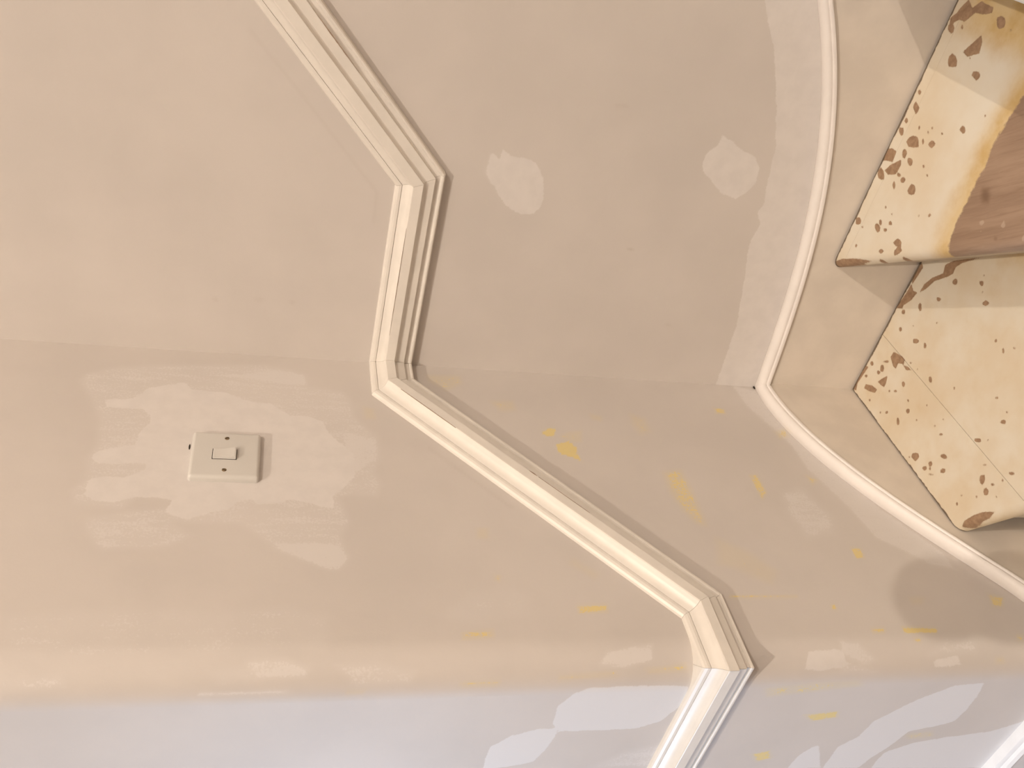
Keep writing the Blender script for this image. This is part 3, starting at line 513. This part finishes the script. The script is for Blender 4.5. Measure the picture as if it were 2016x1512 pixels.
# treads: boards cut from a fine sheet by straight cuts, with a rounded nosing
NOSE = {1: (Vector((0.0271, -0.3612)), Vector((0.1043, -0.0646)).normalized()),
        2: (Vector((0.2551, -0.0176)), Vector((0.2131, -0.3172)).normalized()),
        3: (Vector((0.7000, -0.0176)), Vector((0.0165, -0.30)).normalized()),
        0: (Vector((0.0, -0.78)), Vector((0.86, -0.12)).normalized()),
        4: (Vector((0.925, -0.0176)), Vector((0.0, -1.0))), 5: (Vector((1.15, -0.0176)), Vector((0.0, -1.0)))}
def inward(i):
    p, d = NOSE[i]; return Vector((-d.y, d.x))        # towards the next step up
TH = 0.028
CLIP_NEWEL = (Vector((0.86, -0.92)), Vector((-0.70, 0.71)).normalized())
def tread_board(name, i, cuts, z, step, parent, chips=(), bare=(), aged=None, knots=(), nose=True, bounds=(-0.05, 1.0, -1.0, 0.0)):
    bm = bmesh.new()
    x0, x1, y0, y1 = bounds
    nx, ny = int((x1-x0)/step)+1, int((y1-y0)/step)+1
    bmesh.ops.create_grid(bm, x_segments=nx, y_segments=ny, size=0.5,
                          matrix=Matrix.Translation(((x0+x1)/2, (y0+y1)/2, 0)) @ Matrix.Diagonal((x1-x0, y1-y0, 1, 1)))
    for p, nrm in cuts:          # keep the side the normal points to
        bmesh.ops.bisect_plane(bm, geom=bm.verts[:]+bm.edges[:]+bm.faces[:], plane_co=(p.x, p.y, 0), plane_no=(-nrm.x, -nrm.y, 0), clear_outer=True, dist=1e-6)
    pn, _ = NOSE[i]; nn = inward(i); rr = TH/2
    if nose:
        for t in (0.0006, 0.0018, 0.0036, 0.006, 0.009, 0.0125):
            bmesh.ops.bisect_plane(bm, geom=bm.verts[:]+bm.edges[:]+bm.faces[:], plane_co=(pn.x+nn.x*t, pn.y+nn.y*t, 0), plane_no=(nn.x, nn.y, 0), dist=1e-6)
    bmesh.ops.triangulate(bm, faces=[f for f in bm.faces if len(f.verts) > 4])
    top = bm.verts[:]; tf = bm.faces[:]
    for f in tf:
        if f.normal.z < 0: f.normal_flip()
    def drop(v):
        d = (Vector((v.co.x, v.co.y))-pn).dot(nn)
        if not nose or d >= rr: return 0.0
        d = max(d, 0); return rr - math.sqrt(max(rr*rr-(rr-d)**2, 0))
    dz = {v: drop(v) for v in top}
    edge = [e for e in bm.edges if len(e.link_faces) == 1]
    low = {}
    for e in edge:
        for v in e.verts:
            if v not in low: low[v] = bm.verts.new((v.co.x, v.co.y, z-TH+min(dz[v], rr)))
    for v in top: v.co.z = z - dz[v]
    side = []
    for e in edge:
        a, b = e.verts
        if (low[a].co-a.co).length < 1e-5 and (low[b].co-b.co).length < 1e-5: continue
        try: side.append(bm.faces.new((a, b, low[b], low[a])))
        except ValueError: pass
    # closed underside, a little inside the nosing's curve
    loop = sorted(low.values(), key=lambda v: math.atan2(v.co.y-sum(q.co.y for q in low.values())/len(low), v.co.x-sum(q.co.x for q in low.values())/len(low)))
    try: bm.faces.new(loop[::-1])
    except ValueError: pass
    bm.verts.index_update()
    o = bm_obj(name, bm, M_TREAD)
    me = o.data
    co = np.empty(len(me.vertices)*3, np.float32); me.vertices.foreach_get('co', co); co = co.reshape(-1, 3)
    X, Y = co[:, 0]*1000.0, co[:, 1]*1000.0
    set_attr(me, 'chip', field_sdf(X, Y, chips, 6.0))
    set_attr(me, 'bare', field_sdf(X, Y, bare, 60.0) if len(bare) else np.full(len(X), -60.0))
    set_attr(me, 'aged', aged(X, Y) if aged else np.zeros(len(X)))
    set_attr(me, 'knot', field_soft(X, Y, knots))
    set_attr(me, 'gap_shade', np.maximum(3.4 - (-TB*1000.0 - 2.8 - Y), 1.6 - (X - TA*1000.0 - 1.5)))  # mask for the gap's painted shade along both wall strings
    me.polygons.foreach_set('use_smooth', [True]*len(me.polygons))
    me.set_sharp_from_angle(angle=math.radians(40))
    adopt(o, parent)
    return o
def half(px, py, nx, ny): return (Vector((px, py)), Vector((nx, ny)))
def nose_cut(i): return (NOSE[i][0], inward(i))
def back_cut(i, over=0.026):     # runs under the next step's riser
    p, _ = NOSE[i+1]; n_ = inward(i+1); return (p + n_*over, -n_)

def aged1(X, Y):
    a = np.clip((X-330)/90, 0, 1)*0.9
    d = (X-27.1)*0.5266 + (Y+361.2)*0.850    # distance behind the nosing
    return np.maximum(np.maximum(a, np.clip(1-d/18, 0, 1)*0.55), 0.24)
def aged2(X, Y):
    b = field_sdf(X, Y, TREAD2_BARE, 60.0)
    return np.maximum(np.clip(1.15+b/42, 0, 1)*0.95, np.clip((X-612)/45, 0, 1)*1.0*np.clip((-Y-25)/45, 0, 1))

t1 = empty('tread', (0.15, -0.2, Z1)); adopt(t1, stair)
t1['label'] = 'winder tread in the corner of the two walls, cream with brown chips'
g = 0.0025
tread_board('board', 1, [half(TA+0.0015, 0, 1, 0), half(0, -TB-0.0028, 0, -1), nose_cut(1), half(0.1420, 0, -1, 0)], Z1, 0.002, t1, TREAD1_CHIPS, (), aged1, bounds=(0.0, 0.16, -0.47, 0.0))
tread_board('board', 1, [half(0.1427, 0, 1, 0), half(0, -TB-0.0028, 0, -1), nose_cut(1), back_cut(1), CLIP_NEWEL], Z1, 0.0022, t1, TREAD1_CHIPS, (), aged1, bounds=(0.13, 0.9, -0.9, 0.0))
t2 = empty('tread', (0.5, -0.2, Z2)); adopt(t2, stair)
t2['label'] = 'upper winder tread, cream paint chipped and bare brown wood in its middle'
knot2 = TREAD2_KNOTS
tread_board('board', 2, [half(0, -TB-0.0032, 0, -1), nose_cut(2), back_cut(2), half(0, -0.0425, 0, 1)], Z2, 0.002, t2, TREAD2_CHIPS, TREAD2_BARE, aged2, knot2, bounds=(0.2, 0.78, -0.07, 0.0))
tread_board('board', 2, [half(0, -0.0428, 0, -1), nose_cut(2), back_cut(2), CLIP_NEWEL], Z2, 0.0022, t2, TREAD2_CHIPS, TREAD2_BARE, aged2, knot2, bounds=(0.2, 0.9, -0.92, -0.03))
def simple_tread(i, cuts, z, bounds):
    t = empty('tread', (NOSE[i][0].x+0.1, -0.3, z)); adopt(t, stair)
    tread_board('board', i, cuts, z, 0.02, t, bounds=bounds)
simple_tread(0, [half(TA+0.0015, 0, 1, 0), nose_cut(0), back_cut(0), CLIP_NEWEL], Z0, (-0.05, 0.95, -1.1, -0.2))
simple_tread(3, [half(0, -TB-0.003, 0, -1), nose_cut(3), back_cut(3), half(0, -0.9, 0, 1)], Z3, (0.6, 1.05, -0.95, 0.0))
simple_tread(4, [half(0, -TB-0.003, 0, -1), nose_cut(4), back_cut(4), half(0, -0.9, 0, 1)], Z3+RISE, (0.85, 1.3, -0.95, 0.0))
# risers, set back under each nosing
def riser(i, z_top, z_bot, length, start=0.0):
    p, d = NOSE[i]; n_ = inward(i)
    bm = bmesh.new()
    c = []
    for t in (start, length):
        for o_ in (0.020, 0.036):
            c.append(p + d*t + n_*o_)
    vs = [bm.verts.new((q.x, q.y, zz)) for zz in (z_bot, z_top) for q in c]
    for f in ((0,1,3,2), (4,6,7,5), (0,2,6,4), (1,5,7,3), (0,4,5,1), (2,3,7,6)): bm.faces.new([vs[j] for j in f])
    adopt(bm_obj('riser', bm, M_RISER), stair)
riser(1, Z1-TH, Z0, 0.86, 0.008)
riser(2, Z2-TH, Z1, 0.92, 0.012)
riser(3, Z3-TH, Z2, 0.84, 0.004)
riser(4, Z3+RISE-TH, Z3, 0.84, 0.002)
riser(0, Z0-TH, FLOOR_Z, 0.9, 0.03)
# unseen newel where the winders turn, added to cast the round wall shadow
NX, NY = NEWEL
newel = empty('added_newel_post', (NX, NY, FLOOR_Z)); adopt(newel, stair)
bm = bmesh.new(); box(bm, NX-0.04, NX+0.04, NY-0.04, NY+0.04, FLOOR_Z, NEWEL_TOP-0.06)
bmesh.ops.bevel(bm, geom=bm.edges[:], offset=0.004, segments=2, affect='EDGES')
adopt(bm_obj('shaft', bm, M_WOODTRIM), newel)
bm = bmesh.new()
prof = [(0.048, NEWEL_TOP-0.06), (0.05, NEWEL_TOP-0.054), (0.048, NEWEL_TOP-0.047), (0.024, NEWEL_TOP-0.042), (0.022, NEWEL_TOP-0.036)]
prof += [(0.05*math.cos(a), NEWEL_TOP+0.008+0.05*math.sin(a)) for a in [math.radians(-62+12*j) for j in range(13)]] + [(0.004, NEWEL_TOP+0.058)]
lathe(bm, prof, NX, NY)
adopt(bm_obj('shadow_ball_cap', bm, M_WOODTRIM, smooth=True), newel)

# ------------------------------------------------------------------ skirting along the hall wall
bz = cap_left(S_END)
prof = [(0.0, FLOOR_Z), (0.018, FLOOR_Z), (0.018, bz-0.012), (0.0195, bz-0.008), (0.0225, bz-0.005), (0.0235, bz-0.001), (0.021, bz+0.004), (0.0165, bz+0.006), (0.0165, bz+0.008), (0.014, bz+0.012), (0.006, bz+0.0135), (0.0, bz+0.012)]
rows = [[Vector((x, -L-d, z)) for d, z in prof] for x in (-2.19, -0.02)]
sk = sweep('baseboard_hall', rows, M_BASE, rail); sk.parent = None; sk.matrix_parent_inverse = Matrix.Identity(4)
tag(sk, 'white skirting board along the daylit hall wall', kind='structure')

# ------------------------------------------------------------------ light switch
SY, SZ = -0.2322, 0.0707
sw = tag(empty('light_switch', (0.0, SY, SZ)), 'white square plastic light switch with one rocker on the patched wall', 'light switch')
def rounded_plate(hw, hh, depth, rc, edge, n=6, dome=0.0):
    """rounded square whose front edge is eased; x is out of the wall"""
    bm = bmesh.new(); rings = []
    lay = [(0.0, 0.0), (0.0, depth*0.45)] + [(edge*(1-math.cos(a)), depth*0.45+(depth*0.55)*math.sin(a)) for a in [math.pi/2*j/6 for j in range(1, 7)]]
    for inset, x in lay:
        ring = []
        for qx, qy, a0 in ((1, 1, 0), (-1, 1, 90), (-1, -1, 180), (1, -1, 270)):
            for j in range(n+1):
                a = math.radians(a0+90*j/n)
                ring.append(bm.verts.new((x, qx*(hw-rc)+(rc-min(inset, rc*0.5))*math.cos(a)-qx*max(0, inset-rc*0.5), qy*(hh-rc)+(rc-min(inset, rc*0.5))*math.sin(a)-qy*max(0, inset-rc*0.5))))
        rings.append(ring)
    for a, b in zip(rings, rings[1:]):
        for j in range(len(a)): bm.faces.new((a[j], a[(j+1) % len(a)], b[(j+1) % len(b)], b[j]))
    bm.faces.new(rings[-1]); bm.faces.new(rings[0][::-1])
    return bm
def sw_part(name, bm, mat, loc=(0, 0, 0), rot=(0, 0, 0), parent=None, smooth=True):
    o = bm_obj(name, bm, mat, parent or sw)
    if smooth:
        o.data.polygons.foreach_set('use_smooth', [True]*len(o.data.polygons)); o.data.set_sharp_from_angle(angle=math.radians(32))
    o.location = loc; o.rotation_euler = rot
    return o
plate = sw_part('plate', rounded_plate(0.043, 0.043, 0.0092, 0.004, 0.0045), M_SWITCH)
# rocker pressed at the top, lower end standing proud
bm = bmesh.new()
w_, h_ = 0.0092, 0.0147
pr = [(-0.001, h_), (0.0006, h_), (0.0016, h_-0.0012), (0.0022, 0.001), (0.0052, -h_+0.0016), (0.0046, -h_+0.0002), (-0.001, -h_)]
f0 = [bm.verts.new((x, -w_, z)) for x, z in pr]; f1 = [bm.verts.new((x, w_, z)) for x, z in pr]
bm.faces.new(f0); bm.faces.new(f1[::-1])
for j in range(len(pr)): bm.faces.new((f0[j], f0[(j+1) % len(pr)], f1[(j+1) % len(pr)], f1[j]))
bmesh.ops.recalc_face_normals(bm, faces=bm.faces[:])
bmesh.ops.bevel(bm, geom=[e for e in bm.edges if e.calc_length() > 0.001], offset=0.0006, segments=2, affect='EDGES')
sw_part('rocker', bm, M_SWITCH, (0.0093, -0.0008, 0.0012))
# dark slot round the rocker
bm = bmesh.new(); box(bm, 0.0, 0.00025, -w_-0.0006, w_+0.0006, -h_-0.0006, h_+0.0006)
sw_part('rocker_slot', bm, M_DARK, (0.0092, -0.0008, 0.0012), smooth=False)
for s in (1, -1):
    bm = bmesh.new()
    n = 18
    ring = lambda r_, x: [bm.verts.new((x, r_*math.cos(2*math.pi*j/n), r_*math.sin(2*math.pi*j/n))) for j in range(n)]
    rr_ = [ring(0.0030, -0.001), ring(0.0030, 0.0001), ring(0.0026, 0.0004), ring(0.0012, 0.0006)]
    for a, b in zip(rr_, rr_[1:]):
        for j in range(n): bm.faces.new((a[j], a[(j+1) % n], b[(j+1) % n], b[j]))
    bm.faces.new(rr_[-1])
    sc = sw_part('screw', bm, M_SCREW, (0.0092, 0.0302*s, 0.0))
    bm = bmesh.new(); box(bm, 0.0004, 0.0008, -0.0004, 0.0004, -0.0026, 0.0026)
    sw_part('screw_slot', bm, M_DARK, (0, 0, 0), (0.6*s, 0, 0), sc, False)

# ------------------------------------------------------------------ the two hanging bulbs that light the stairwell
def pendant(loc, power, label):
    t = tag(empty('pendant_bulb', (loc.x, loc.y, CEIL_Z)), label, 'lamp', group='bare pendant bulbs')
    bm = bmesh.new(); lathe(bm, [(0.045, CEIL_Z-0.025), (0.05, CEIL_Z-0.01), (0.05, CEIL_Z)], loc.x, loc.y, 24); adopt(bm_obj('ceiling_rose', bm, M_CORD, smooth=False), t)
    bm = bmesh.new(); lathe(bm, [(0.004, loc.z+0.09), (0.004, CEIL_Z-0.02)], loc.x, loc.y, 10); adopt(bm_obj('cord', bm, M_CORD), t)
    bm = bmesh.new(); lathe(bm, [(0.017, loc.z+0.05), (0.019, loc.z+0.07), (0.016, loc.z+0.095), (0.006, loc.z+0.105)], loc.x, loc.y, 20); adopt(bm_obj('lampholder', bm, M_CORD, smooth=False), t)
    bm = bmesh.new()
    lathe(bm, [(0.004, loc.z-0.032)] + [(0.03*math.sin(a), loc.z-0.003-0.03*math.cos(a)) for a in [math.radians(20+15*j) for j in range(8)]] + [(0.017, loc.z+0.03), (0.015, loc.z+0.052)], loc.x, loc.y, 24)
    bulb = bm_obj('bulb', bm, M_BULB, smooth=True); adopt(bulb, t)
    bulb.visible_shadow = True
    ld = bpy.data.lights.new('bulb_light', 'POINT'); ld.energy = power; ld.color = BULB_WARM; ld.shadow_soft_size = 0.03
    lo = bpy.data.objects.new('bulb_light', ld); COL.objects.link(lo); lo.location = (loc.x, loc.y, loc.z-0.07)
pendant(LAMP_STAIR, STAIR_POWER, 'bare warm bulb hanging over the upper flight of stairs')
pendant(LAMP_HALL, HALL_POWER, 'bare warm bulb hanging over the foot of the stairs')
